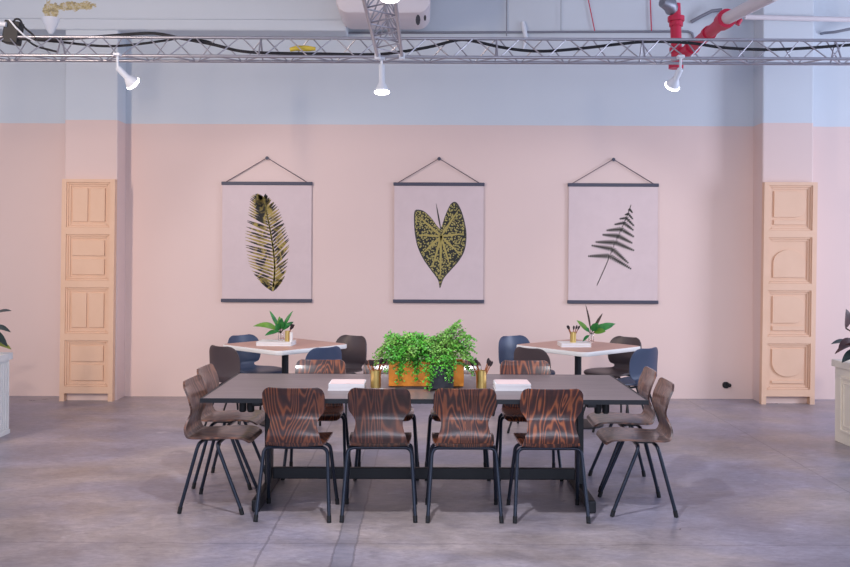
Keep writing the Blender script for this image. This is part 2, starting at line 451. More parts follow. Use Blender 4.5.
for proto, c, x, y, ex, lb in (
    (nv, TL, -1.66, 8.82, .0, 'navy blue shell chair behind the left end of the left pink table'),
    (br, TL, -1.67, 8.14, .15, 'dark brown shell chair before the left pink table, near the left wooden chairs'),
    (nv, TL, -1.01, 8.07, 0.1, 'navy blue shell chair with its back to us, right front of the left pink table'),
    (br, TL, -.83, 8.78, .5, 'dark brown shell chair at the right rear of the left pink table'),
    (nv, TR, .99, 8.82, -.45, 'navy blue shell chair at the left rear of the right pink table'),
    (br, TR, 1.07, 8.08, 0, 'dark brown shell chair with its back to us, left front of the right pink table'),
    (br, TR, 1.85, 8.80, .1, 'dark brown shell chair at the right rear of the right pink table'),
    (nv, TR, 1.83, 8.12, -.1, 'navy blue shell chair at the right front of the right pink table')):
    place(proto, (x, y, 0), face(c, x, y, ex), lb)

# ------------------------------------------------------------------ things on the tables
def paper_stack(x, y, label):
    t = thing('paper_stack', label, 'stack of paper', (x, y, TT), 0, 'paper stacks on the long table')
    rnd = random.Random(x); 
    b = MB()
    for k in range(4):
        dx, dy = rnd.uniform(-.003, .003), rnd.uniform(-.003, .003)
        b.box(-.115+dx, .115+dx, -.10+dy, .10+dy, k*.011+.0005, k*.011+.0105)
    obj('pages', b, M_paper, t, smooth=False)
    obj('cover_sheet', MB().box(-.107, .112, -.096, .098, .0445, .047, Matrix.Rotation(.02, 3, 'Z')), M_pinkcover, t, smooth=False)
paper_stack(-.505, 5.90, 'white stack of papers left of the copper planter on the long table')
paper_stack(.575, 5.92, 'white stack of papers right of the copper planter on the long table')

def brush_cup(x, y, z, label, n, seed, sc_=1.0):
    t = thing('brush_cup', label, 'cup', (x, y, z), 0, 'brass cups of brushes')
    obj('cup', MB().lathe([(.034*sc_, 0), (.034*sc_, .115*sc_), (.031*sc_, .115*sc_), (.031*sc_, .006)], 28), M_gold, t)
    rnd = random.Random(seed)
    for k in range(n):
        a = 2*PI*k/n + rnd.uniform(-.3, .3); rr = .018*sc_
        p0 = Vector((rr*.6*math.cos(a+PI), rr*.6*math.sin(a+PI), .01))
        p1 = Vector(((.05+.012*rnd.random())*math.cos(a)*sc_, .045*math.sin(a)*sc_, (.155+rnd.uniform(-.012, .012))*sc_))
        u = (p1-p0).normalized()
        b = tag(obj('brush', MB().tube([p0, p0+(p1-p0)*.6, p1], [.004, .005, .0035], 8), M_brushwood), '', 'brush', 'brushes standing in the brass cups')
        b.location = (x, y, z)
        b['label'] = 'dark-tipped brush in the ' + label.split(' holding')[0]
        obj('bristles', MB().tube([p1-u*.004, p1+u*.012, p1+u*.027, p1+u*.034], [.0055, .0095, .0085, .004], 8), M_bristle, b)
brush_cup(-.322, 5.95, TT, 'brass cup left of the fern on the long table holding dark brushes', 6, 1)
brush_cup(.376, 5.95, TT, 'brass cup right of the fern on the long table holding dark brushes', 6, 2)

tag(obj('tray', MB().plate(rrect(-.19, .23, -.10, .10, .01), .0005, .008), M_slate, loc=(.0, 6.0, TT)), 'thin black tray under the two fern planters', 'tray')
def planter_box(t, w, d, h, m, th=.006, name='planter'):
    b = MB()
    b.box(-w/2, w/2, -d/2, -d/2+th, 0, h).box(-w/2, w/2, d/2-th, d/2, 0, h)
    b.box(-w/2, -w/2+th, -d/2+th, d/2-th, 0, h).box(w/2-th, w/2, -d/2+th, d/2-th, 0, h).box(-w/2+th, w/2-th, -d/2+th, d/2-th, 0, th)
    obj(name, b, m, t, smooth=False, bevel=.0015)
    obj('soil', MB().box(-w/2+th, w/2-th, -d/2+th, d/2-th, th, h-.02), M_soil, t, smooth=False)
def maiden_fern(t, fronds, seed, leaf=.0115, mats=(M_fern, M_fern2)):
    """fronds: base point, end point, arch height"""
    rnd = random.Random(seed); st = MB(); lf = (MB(), MB())
    for (b, e, arch, kind) in fronds:
        b, e = Vector(b), Vector(e); pts = []
        for k in range(9):
            q = k/8; p = b.lerp(e, q); p.z += arch*4*q*(1-q); pts.append(p)
        st.tube(pts, .0013, 4, False)
        for k in range(2, 9):
            p = pts[k]; tg = (pts[min(k+1, 8)]-pts[k-1]).normalized()
            sd = tg.cross(Vector((0, 0, 1)))
            sd = sd.normalized() if sd.length > .1 else Vector((1, 0, 0))
            for s in (-1, 1, 0) if k < 8 else (-.6, .6, 0):
                L = (.075*(1-.6*abs(k-4)/5))*rnd.uniform(.7, 1.15)
                dr = (sd*s + tg*.7 + Vector((rnd.uniform(-.3, .3), rnd.uniform(-.3, .3), rnd.uniform(-.25, .1)))).normalized()
                q1 = p+dr*L+Vector((0, 0, -.2*L))
                st.tube([p, q1], .0008, 3, False)
                for j in range(6):
                    c = p.lerp(q1, (j+1)/6) + Vector((rnd.uniform(-1, 1), rnd.uniform(-1, 1), rnd.uniform(-1, 1)))*.006
                    sz = leaf*rnd.uniform(.75, 1.25)
                    ax = Vector((rnd.uniform(-1, 1), rnd.uniform(-1, 1), rnd.uniform(-1, .3))).normalized()
                    nn = Vector((rnd.uniform(-.6, .6), rnd.uniform(-1.1, .1), rnd.uniform(.2, 1))).normalized()
                    sx = ax.cross(nn).normalized()
                    lf[kind].add([c, c+ax*sz*.7-sx*sz*.62, c+ax*sz*1.05-sx*sz*.25, c+ax*sz*1.05+sx*sz*.25, c+ax*sz*.7+sx*sz*.62], [(0, 1, 2, 3, 4)])
    obj('stems', st, M_stem, t)
    for i in (0, 1):
        if lf[i].f: obj('foliage', lf[i], mats[i], t, smooth=False)
t = thing('potted_fern', 'lush green trailing fern growing in a copper planter box', 'potted plant', (.012, 6.03, TT+.0085))
planter_box(t, .498, .15, .163, M_copper)
rnd = random.Random(5); fr = []
for k in range(52):
    bx = rnd.uniform(-.2, .02); by = rnd.uniform(-.05, .05)
    a = rnd.uniform(0, 2*PI); r = rnd.uniform(.06, .2)
    ex = min(max(bx + r*math.cos(a)*1.0, -.31), .10); ey = max(by + r*math.sin(a)*.95, -.16)
    if ey < -.09 and rnd.random() < .35: ez = rnd.uniform(.14, .22)
    else: ez = rnd.uniform(.16, .29)
    fr.append(((bx, by, .14), (ex, ey, ez), rnd.uniform(.06, .12), 0 if rnd.random() < .75 else 1))
for ex, ez in ((-.31, .25), (-.30, .22), (-.26, .28), (-.33, .2), (-.33, .16), (-.22, .3), (-.16, .32), (-.1, .31), (.05, .27), (.08, .29), (.10, .26), (.12, .3), (0, .28)):
    fr.append(((-.12, 0, .14), (ex, rnd.uniform(-.08, .04), ez), .07, 1))
for ex, ez in ((-.18, .09), (-.17, .05), (-.06, .05), (-.16, .11), (-.07, .11)):
    fr.append(((ex*.9, -.03, .14), (ex, rnd.uniform(-.15, -.11), ez+.02), .1, 0))
maiden_fern(t, fr, 11)
t = thing('potted_fern', 'taller airy green fern growing in a square black planter box', 'potted plant', (.113, 5.85, TT+.0085))
t.location = (.113, 5.87+.013, TT+.0085)
planter_box(t, .15, .13, .152, M_slate)
fr = []
for k in range(19):
    a = rnd.uniform(0, 2*PI); r = rnd.uniform(.05, .2)
    fr.append(((rnd.uniform(-.04, .04), rnd.uniform(-.04, .04), .13), (.05+r*math.cos(a)*1.05, .07+r*math.sin(a)*.7, rnd.uniform(.2, .33)), rnd.uniform(.05, .1), 1 if rnd.random() < .45 else 0))
for ex, ey, ez in ((.04, .05, .37), (.07, .04, .40), (.10, .05, .40), (.125, .06, .37), (.13, .02, .34), (.165, 0, .31), (.185, .02, .26), (.195, -.02, .19), (.19, .02, .12), (.0, .04, .34), (-.06, .05, .31), (.10, .02, .43), (.155, .03, .34)):
    fr.append(((0, 0, .13), (ex, ey, ez), .05, 1))
for ex, ez in ((.04, .10), (-.08, .05), (-.08, .09), (.05, .14)):
    fr.append(((ex*.5, -.03, .13), (ex, -.1, ez), .08, 0))
maiden_fern(t, fr, 12)

ZT = .7465
def book(x, y, w, d, h, rz, label):
    t = thing('book_stack', label, 'books', (x, y, ZT), rz)
    n = 2
    for k in range(n):
        z = k*h/n
        obj('pages', MB().box(-w/2+.004, w/2-.006, -d/2+.005, d/2-.005, z+.003, z+h/n-.003), M_paper, t, smooth=False)
        c = MB().box(-w/2, w/2, -d/2, d/2, z+.0003, z+.003).box(-w/2, w/2, -d/2, d/2, z+h/n-.003, z+h/n-.0002).box(-w/2, -w/2+.003, -d/2, d/2, z+.003, z+h/n-.003)
        obj('cover', c, M_whitelam, t, smooth=False)
book(-1.385, 8.42, .33, .22, .038, -.08, 'white books under the vase on the left pink table')
book(1.40, 8.42, .28, .2, .038, .05, 'white books under the vase on the right pink table')
ZB = ZT+.0385
def vase_plant(x, y, label, leaves, seed):
    t = thing('vase_plant', label, 'vase', (x, y, ZB), 0)
    obj('vase', MB().lathe([(.021, 0), (.026, .03), (.022, .062), (.019, .085), (.017, .085), (.02, .06), (.023, .03), (.018, .005)], 20), M_glass, t)
    st = MB()
    for (dx, dy, dz, L, W, m, dr) in leaves:
        d = Vector((dx, dy, dz)).normalized(); base = Vector((0, 0, .08))+d*.03
        st.tube([(0, 0, .01), (0, 0, .07), base, base+d*L*.3], .0025, 5)
        obj('leaf', MB().leaf(base, d, Vector((0, -.75, .7)), L, W, dr, .15, 9, .9), m, t, solid=.0012)
    obj('stems', st, M_stem, t)
vase_plant(-1.345, 8.42, 'glass vase of green leaves, one pointing far left, on the left table', [
    (-1, -.2, .62, .27, .065, M_leaf2, .36), (-.55, .1, 1, .20, .036, M_leaf, 0), (.5, 0, .9, .20, .036, M_leaf, .0), (.62, .2, .6, .13, .05, M_leaf, .1),
    (.1, -.3, .9, .13, .06, M_leaf, .1), (-.2, -.4, .55, .11, .07, M_leaf, .3), (-.8, -.3, .05, .12, .05, M_leaf, .3), (-.25, -.6, .3, .1, .06, M_leaf, .5), (.4, -.2, .5, .11, .06, M_leaf, .2), (-.1, 0, 1, .12, .05, M_leaf2, 0)], 1)
vase_plant(1.555, 8.40, 'glass vase of green leaves, broad ones leaning right, on the right table', [
    (1, -.2, .6, .20, .085, M_leaf, .2), (.9, .2, .45, .24, .07, M_leaf, .12), (-.75, -.1, .6, .15, .055, M_leaf2, -.1), (-.2, 0, 1, .25, .018, M_stem, 0), (.55, 0, 1, .19, .028, M_stem, 0),
    (.3, -.3, .7, .12, .07, M_leaf, .2), (-.4, -.4, .4, .1, .05, M_leaf, .3), (-.45, -.3, -.25, .09, .03, M_leaf, .2), (.7, -.4, .3, .12, .07, M_leaf2, .2), (.1, -.3, .5, .1, .05, M_leaf, .1)], 2)
tag(obj('candle', MB().lathe([(.014, 0), (.014, .083), (.012, .085)], 18), M_whitelam, loc=(-1.238, 8.35, ZB)), 'short white pillar candle beside the gold cup on the left table', 'candle')
def plain_cup(x, y, label):
    return tag(obj('brass_tumbler', MB().lathe([(.021, 0), (.021, .098), (.0185, .098), (.0185, .005)], 24), M_gold, loc=(x, y, ZB)), label, 'cup')
plain_cup(-1.277, 8.37, 'slim brass cup beside the vase on the left pink table')
bb = tag(obj('brush', MB().tube([(0, 0, .01), (.03, 0, .115)], [.004, .005], 8), M_brushwood, loc=(-1.277, 8.37, ZB)), 'stubby brown brush leaning out of the slim brass cup on the left table', 'brush')
obj('bristles', MB().tube([(.029, 0, .112), (.042, 0, .13), (.05, 0, .158)], [.008, .016, .019], 10), M_bristle, bb)
brush_cup(1.385, 8.40, ZB, 'brass cup left of the vase on the right pink table holding brushes', 5, 3, .82)

# ------------------------------------------------------------------ wall hangings
def hanging(cx, label, draw):
    W, z1, z0 = .505, 2.37, 1.072
    t = thing('wall_hanging', label, 'picture', (cx, 9.985, z0), 0, 'botanical wall hangings on the back wall')
    H = z1-z0
    pp = obj('print_sheet', MB().box(-W+.01, W-.01, -.006, -.003, .012, H-.012), M_canvas, t, smooth=False)
    for z in (0, H): obj('dowel', MB().box(-W, W, -.016, .006, z-.019, z+.019), M_dowel, t, smooth=False, bevel=.005)
    obj('cord', MB().tube([(-W+.05, -.006, H+.015), (0.0, -.008, H+.285), (W-.06, -.006, H+.015)], .0048, 6), M_cord, t)
    obj('nail', MB().tube([(0, .015, H+.282), (0, -.014, H+.282)], [.012, .02], 12), M_dowel, t)
    for nm, mb, m in draw(): obj(nm, mb, m, pp, smooth=False)
def zc(p, cx):   # pixel of the enlarged picture crop to sheet coordinates
    return ((p[0]-cx)/3.545/90, (530-p[1])/3.545/90)
def strip(mb, a, b, w, y=-.0068, bulge=.45):
    a, b = Vector(a), Vector(b); d = b-a; n = Vector((-d.y, d.x)).normalized(); pts = []
    vs = []
    for k in range(7):
        q = k/6; c = a+d*q; h = w*.5*(math.sin(PI*min(max(q, .06), .97)**.7))**.7
        vs += [(c.x+n.x*h, y, c.y+n.y*h), (c.x-n.x*h, y, c.y-n.y*h)]
    mb.add(vs, [(2*k, 2*k+1, 2*k+3, 2*k+2) for k in range(6)])
def interp(pts, t):
    q = t*(len(pts)-1); i = min(int(q), len(pts)-2); f = q-i
    return tuple(a+(b-a)*f for a, b in zip(pts[i], pts[i+1]))
def draw_palm():
    c = 200; P = lambda p: zc(p, c)
    rach = catmull([(222, 496), (229, 420), (222, 340), (208, 260), (196, 205), (190, 165)], 4)
    L = catmull([(212, 496), (165, 450), (140, 408), (128, 355), (124, 300), (132, 240), (138, 190), (145, 160), (165, 152)], 4)
    R = catmull([(232, 492), (262, 450), (274, 400), (280, 325), (270, 285), (256, 240), (240, 200), (215, 172), (196, 152)], 4)
    mb = MB(); rn = random.Random(3)
    for k in range(34):
        q = k/33
        a = interp(rach, q*.97)
        strip(mb, P(a), P(interp(L, min(1, q*.9+.1+rn.uniform(-.012, .012)))), .026)
        strip(mb, P(a), P(interp(R, min(1, q*.9+.1+rn.uniform(-.012, .012)))), .026, -.0069)
    rm = MB()
    for i in range(len(rach)-1): strip(rm, P(rach[i]), P(rach[min(i+2, len(rach)-1)]), .026*(1-.5*i/len(rach)), -.0074)
    return [('leaf_print', mb, M_palm), ('midrib_print', rm, M_goldp)]
def draw_heart():
    c = 192; P = lambda p: zc(p, c)
    o = [(197, 275), (203, 262), (215, 225), (233, 187), (250, 178), (265, 195), (280, 235), (290, 290), (285, 345), (265, 385), (235, 420), (210, 450), (197, 484), (190, 455), (165, 420), (140, 385), (118, 340), (107, 290), (104, 240), (106, 212), (118, 206), (140, 212), (165, 235), (185, 262)]
    o = catmull(o+[o[0]], 4)[:-1]
    def poly(mb, pts, y):
        cc = P((198, 312)); vs = [(cc[0], y, cc[1])]+[(P(p)[0], y, P(p)[1]) for p in pts]; n = len(pts)
        mb.add(vs, [(0, 1+i, 1+(i+1) % n) for i in range(n)])
    e = MB(); poly(e, o, -.0066)
    sm = MB(); poly(sm, [(198+(x-198)*.955, 312+(y-312)*.955) for x, y in o], -.007)
    v = MB()
    for tip in ((198, 450), (262, 205), (280, 290), (265, 360), (232, 405), (115, 225), (115, 295), (135, 360), (170, 410)):
        strip(v, P((200, 300)), P(tip), .024, -.0074)
    st = MB(); strip(st, P((199, 275)), P((182, 184)), .016, -.0076)
    return [('leaf_edge_print', e, M_ink), ('leaf_print', sm, M_heart), ('vein_print', v, M_goldp), ('stalk_print', st, M_ink)]
def draw_fern():
    c = 187; P = lambda p: zc(p, c); mb = MB()
    rach = catmull([(130, 472), (160, 405), (182, 350), (203, 300), (225, 250), (240, 215), (250, 185)], 4)
    for i in range(len(rach)-1): strip(mb, P(rach[i]), P(rach[min(i+2, len(rach)-1)]), .010, -.0074)
    LE = [(98, 368), (110, 330), (124, 318), (148, 292), (162, 277), (190, 256), (208, 236), (228, 222), (240, 205)]
    RE = [(252, 413), (242, 393), (262, 348), (256, 322), (262, 300), (260, 277), (262, 262), (258, 238), (256, 215)]
    for s, E in ((0, LE), (1, RE)):
        for k, e in enumerate(E):
            a = Vector(interp(rach, .28+.62*k/8)); b = Vector(e); d = b-a
            strip(mb, P(a), P(b), .016, -.0070)
            n = max(4, int(d.length/7)); nn = Vector((-d.y, d.x)).normalized(); u = d.normalized()
            for j in range(n):
                q = j/n; w = 9*(1-q)**.6*min(1, d.length/60)+1.5; p = a+d*(q+.04)
                for sg in (-1, 1): strip(mb, P(p), P(p+nn*sg*w+u*w*.5), .016, -.0072-.0002*(j % 2))
    return [('leaf_print', mb, M_ink)]
hanging(-1.755, 'wall hanging printed with a gold and black palm frond', draw_palm)
hanging(.152, 'wall hanging printed with a speckled heart-shaped leaf', draw_heart)
hanging(2.085, 'wall hanging printed with a dark fern frond', draw_fern)

# ------------------------------------------------------------------ panelled screens on the columns
def arch_poly(kind, w, h):
    if kind == 'D':
        r = h*.42; return [(-w/2, -h/2), (w/2-r, -h/2)]+[(w/2-r+r*math.cos(a), -h/2+r+r*math.sin(a)) for a in [(-PI/2+PI/2*k/8) for k in range(1, 9)]]+[(w/2-r+r*math.cos(a), h/2-r+r*math.sin(a)) for a in [(PI/2*k/8) for k in range(9)]]+[(-w/2, h/2)]
    if kind == 'A':
        r = w/2; return [(-w/2, -h/2), (w/2, -h/2)]+[(r*math.cos(PI*k/20), h/2-r*.8+r*.8*math.sin(PI*k/20)) for k in range(21)]
    if kind == 'U':
        r = w/2; return [(w/2, h/2), (-w/2, h/2)]+[(r*math.cos(PI+PI*k/20), -h/2+r*.9+r*.9*math.sin(PI+PI*k/20)) for k in range(21)]
def screen(x, lean, label, kinds):
    W, Z = .57, 2.385
    t = thing('panelled_screen', label, 'panelled screen', (x, 9.655, 0), 0, 'peach panelled screens on the columns')
    t.rotation_euler = (0, 0, 0)
    sh = lambda mb: setattr(mb, 'v', [(a+lean*c, b, c) for a, b, c in mb.v]) or mb
    fr = MB().box(-W/2, -W/2+.05, 0, .07, 0, Z).box(W/2-.05, W/2, 0, .07, 0, Z)
    zs = [.085+k*.569 for k in range(5)]
    for k, z in enumerate(zs):
        fr.box(-W/2+.05, W/2-.05, 0, .07, z if k < 4 else Z-.035, z+.075 if k < 4 else Z)
    obj('frame', sh(fr), M_peach, t, smooth=False)
    for k in range(4):
        z0, z1 = zs[k]+.075, (zs[k+1] if k < 3 else Z-.035); w = W/2-.05; zc_, h = (z0+z1)/2, z1-z0
        pn = obj('panel', sh(MB().box(-w, w, .035, .05, z0, z1)), M_peach, t, smooth=False)
        mo = MB()
        for (i0, i1, y) in ((0, .018, .012), (.018, .04, .024)):
            mo.box(-w+i0, -w+i1, y, .035, z0+i0, z1-i0).box(w-i1, w-i0, y, .035, z0+i0, z1-i0)
            mo.box(-w+i1, w-i1, y, .035, z0+i0, z0+i1).box(-w+i1, w-i1, y, .035, z1-i1, z1-i0)
        obj('moulding', sh(mo), M_peach, pn, smooth=False, bevel=.004)
        iw, ih = w-.062, h/2-.062; kd = kinds[3-k]; fl = []
        if kd == 'V':
            fl = [[(-iw, zc_-ih), (-.014, zc_-ih), (-.014, zc_+ih), (-iw, zc_+ih)], [(.014, zc_-ih), (iw, zc_-ih), (iw, zc_+ih), (.014, zc_+ih)]]
        elif kd == 'H':
            fl = [[(-iw, zc_-ih), (iw, zc_-ih), (iw, zc_-.018), (-iw, zc_-.018)], [(-iw, zc_+.018), (iw, zc_+.018), (iw, zc_+ih), (-iw, zc_+ih)]]
        elif kd == 'D':
            fl = [[(px_, pz+zc_+.04) for px_, pz in arch_poly('D', 2*iw, 2*ih-.08)], [(-iw, zc_-ih), (iw, zc_-ih), (iw, zc_-ih+.05), (-iw, zc_-ih+.05)]]
        elif kd == 'A':
            fl = [[(px_, pz+zc_-.035) for px_, pz in arch_poly('A', 2*iw, 2*ih-.07)]]
        else:
            fl = [[(px_, pz+zc_+.035) for px_, pz in arch_poly('U', 2*iw, 2*ih-.07)], [(-iw, zc_-ih), (iw, zc_-ih), (iw, zc_-ih+.03), (-iw, zc_-ih+.03)]]
        for f in fl: obj('raised_field', sh(MB().prism(f, .020, .035)), M_peach, pn, smooth=False, bevel=.003)
screen(-3.632, .008, 'tall peach screen with rectangular panels standing against the left column', 'VHVH')
screen(3.902, .010, 'tall peach screen with arched panels standing against the right column', 'DADU')

tag(obj('wall_socket', MB().plate(rrect(-.045, .03, -.035, .035, .03), 0, .012).lathe([(.02, .012), (.022, .03), (.012, .045)], 14, (.025, 0, 0)), M_rubber, loc=(3.355, 9.999, .155), rot=(PI/2, 0, 0)), 'small black cable outlet low on the pink wall near the right column', 'outlet')

# ------------------------------------------------------------------ planters at the edges
def big_planter(loc, rz, W, D, H, m, label, leaves, lm, side):
    t = thing('planter', label, 'potted plant', loc, rz)
    obj('box', MB().box(-W/2, W/2, -D/2, D/2, 0, H-.06), m, t, smooth=False, bevel=.004)
    rim = MB().box(-W/2-.022, W/2+.022, -D/2-.022, -D/2+.04, H-.06, H).box(-W/2-.022, W/2+.022, D/2-.04, D/2+.022, H-.06, H)
    rim.box(-W/2-.022, -W/2+.04, -D/2+.04, D/2-.04, H-.06, H).box(W/2-.04, W/2+.022, -D/2+.04, D/2-.04, H-.06, H)
    obj('rim', rim, m, t, smooth=False, bevel=.004)
    fl = MB()
    if side > 0:
        for k in range(16):
            y = -D/2+.03+k*(D-.06)/15; fl.box(W/2, W/2+.008, y-.012, y+.012, .05, H-.08)
        for k in range(16):
            x = -W/2+.03+k*(W-.06)/15; fl.box(x-.012, x+.012, -D/2-.008, -D/2, .05, H-.08)
        fl.box(W/2, W/2+.01, -D/2, D/2, 0, .04)
        obj('fluting', fl, m, t, smooth=False, bevel=.003)
    else:
        a, b = -D/2+.1, D/2-.1
        for (i0, i1, q) in ((0, .02, .012), (.05, .062, .008)):
            fl.box(-W/2-q, -W/2, a+i0, a+i1, .1+i0, H-.13-i0).box(-W/2-q, -W/2, b-i1, b-i0, .1+i0, H-.13-i0)
            fl.box(-W/2-q, -W/2, a+i1, b-i1, .1+i0, .1+i1).box(-W/2-q, -W/2, a+i1, b-i1, H-.13-i1, H-.13-i0)
        obj('moulding', fl, m, t, smooth=False, bevel=.003)
    obj('soil', MB().box(-W/2+.04, W/2-.04, -D/2+.04, D/2-.04, H-.06, H-.03), M_soil, t, smooth=False)
    st = MB()
    for (b, d, L, w, dr, mm) in leaves:
        b = Vector(b)+Vector((0, 0, H)); d = Vector(d).normalized()
        st.tube([(b.x*.35, b.y*.35, H-.05), (b.x*.6, b.y*.6, b.z-.1 if b.z > H+.12 else H-.01), b, b+d*.03], .006, 6)
        obj('leaf', MB().leaf(b, d, Vector((0, -.35, 1)), L, w, dr, .18, 10, .85), mm, t, solid=.002)
    obj('stems', st, M_stem, t)
big_planter((-4.02, 7.62, 0), 0, .68, .72, .715, M_planterw, 'white fluted planter with dark rubber plant at the left edge',
    [((.30, .1, .34), (.8, -.1, .3), .2, .075, .1, M_rubberleaf), ((.28, .1, .24), (.8, -.2, .05), .22, .08, .2, M_rubberleaf), ((.27, .05, .22), (.8, -.2, -.25), .24, .1, .25, M_rubberleaf),
     ((.26, .15, .10), (.9, -.2, .0), .22, .08, .2, M_yleaf), ((0, 0, .4), (-.3, 0, 1), .24, .1, .1, M_rubberleaf), ((-.05, -.1, .3), (-.8, -.3, .4), .24, .1, .2, M_rubberleaf),
     ((0, .1, .25), (.2, .8, .4), .24, .1, .2, M_rubberleaf), ((.1, -.1, .28), (.3, -.9, .3), .24, .1, .2, M_rubberleaf), ((-.1, .1, .15), (-.9, .2, .2), .22, .1, .2, M_rubberleaf)], M_rubberleaf, 1)
big_planter((3.935, 7.49, 0), .05, .70, .70, .705, M_cream, 'cream panelled planter with burgundy rubber plant at the right edge',
    [((-.44, .0, .30), (-.1, -.2, 1), .17, .11, .02, M_burg), ((-.35, .05, .15), (-.85, -.1, .35), .22, .08, .3, M_rubberleaf), ((-.35, -.05, .17), (-1, -.2, .05), .24, .07, .35, M_burg),
     ((-.34, -.08, .13), (-1, -.3, -.35), .23, .1, .1, M_rubberleaf), ((-.3, -.1, .25), (-.5, -.7, .35), .22, .1, .2, M_burg), ((-.05, 0, .34), (.2, -.1, 1), .24, .1, .1, M_burg), ((.05, .1, .2), (.7, .3, .5), .24, .1, .2, M_burg),
     ((-.36, .0, .20), (-.95, -.3, .0), .18, .08, .3, M_burg), ((0, .15, .2), (-.2, .9, .4), .24, .1, .2, M_burg), ((.05, -.15, .2), (.5, -.8, .4), .24, .1, .2, M_burg)], M_burg, -1)

# ------------------------------------------------------------------ trusses overhead
def truss(name, label, x0, x1, loc, rz, step, braces_as_parts):
    """triangular truss along x: two lower chords (near, far) and one upper"""
    t = thing(name, label, 'lighting truss', loc, rz)
    w, h = .105, .185
    A, B, T_ = (-w, 0), (w, 0), (0, h)
    for (y, z) in (A, B, T_): obj('chord', MB().tube([(x0, y, z), (x1, y, z)], .0135, 12), M_alu, t)
    n = int((x1-x0)/step)
    def zig(p, q, ph, parts, name_):
        m = MB()
        for k in range(n):
            a, b = (p, q) if (k+ph) % 2 == 0 else (q, p)
            e = MB() if parts else m
            e.tube([(x0+k*step+.012, a[0], a[1]), (x0+(k+1)*step-.012, b[0], b[1])], .006, 6)
            if parts: obj(name_, e, M_alu, t)
        if not parts: obj(name_, m, M_alu, t)
    zig(A, T_, 0, braces_as_parts, 'brace'); zig(B, T_, 1, braces_as_parts, 'brace'); zig(A, B, 0, False, 'lower_lacing')
    return t
TZ = 3.312
trm = truss('lighting_truss', 'long silver lighting truss spanning the room above the table', -4.7, 4.7, (0, 7.905, TZ), 0, .205, True)
for x in (-3.2, -1.45, .62, 1.9, 3.6):
    obj('end_frame', MB().tube([(x, -.105, 0), (x, 0, .185), (x, .105, 0)], .008, 6), M_alu, trm)
trc = truss('lighting_truss', 'silver truss running overhead towards us from the long truss', -2.3, 2.3, (-.312, 5.46, TZ), PI/2, .205, True)
for yy in (-.105, .105): obj('coupler', MB().box(2.28, 2.335, yy-.025, yy+.025, -.03, .03), M_lampw, trc, smooth=False, bevel=.008)

def cable(name, pts, r, label, d, m=M_cable, cat='cable'):
    p = catmull([tuple(at(x, y, dd if dd else d)) for x, y, dd in [(q+(None,))[:3] for q in pts]], 8)
    return tag(obj(name, MB().tube(p, r, 8), m), label, cat)
cable('power_cable', [(-40, 38.5), (0, 38.2), (50, 39.5), (100, 36.5), (140, 33.5), (160, 34), (182, 38.5), (213, 44.5), (240, 51), (270, 53), (320, 53.8), (372, 54.5), (400, 52), (430, 46.8), (458, 40), (475, 41.5), (500, 47), (525, 50.5), (550, 51), (585, 48), (620, 44), (650, 41.5), (690, 43), (722, 47.5), (760, 49.5), (800, 48.5), (850, 45), (890, 43)], .0135,
      'long black power cable snaking along the whole main truss', 7.92)
cable('power_cable', [(30, 39.5), (60, 42), (100, 46), (130, 45), (165, 40.5), (182, 38), (205, 41), (214, 44)], .011, 'shorter black cable looping below the long one at the left of the truss', 7.97)
cable('power_cable', [(26, 39), (36, 46), (50, 50), (58, 52)], .009, 'short black cable end dropping from the black box on the truss', 7.86)
cable('power_cable', [(13, 25), (15, 19.5), (20, 20), (24, 27), (32, 34), (36, 38)], .009, 'small black cable loop standing above the black box', 7.90)
p = at(303, 49, 7.92)
tag(obj('yellow_tape_wrap', MB().tube([p+Vector((-.115, -.005, -.008)), p+Vector((-.05, 0, .008)), p+Vector((.04, 0, .004)), p+Vector((.11, 0, .002))], [.018, .024, .026, .016], 10), M_yellow), 'yellow tape wrap on the black cable left of the centre truss', 'tape')
p = at(13, 33, 7.94)
t = thing('power_box', 'black power distribution box at the left end of the truss', 'power box', tuple(p))
rr = Matrix.Rotation(.15, 3, 'Y')
obj('housing', MB().box(-.07, .07, -.05, .05, -.10, .10, rr), M_cable, t, smooth=False, bevel=.01)
obj('white_plug', MB().tube([(-.12, -.06, .07), (-.03, -.06, .06)], .022, 10), M_lampw, t)
obj('strap', MB().tube([(.0, -.07, .10), (.06, -.08, .03), (.13, -.06, -.04), (.2, -.02, -.08)], .008, 6), M_lampw, t)

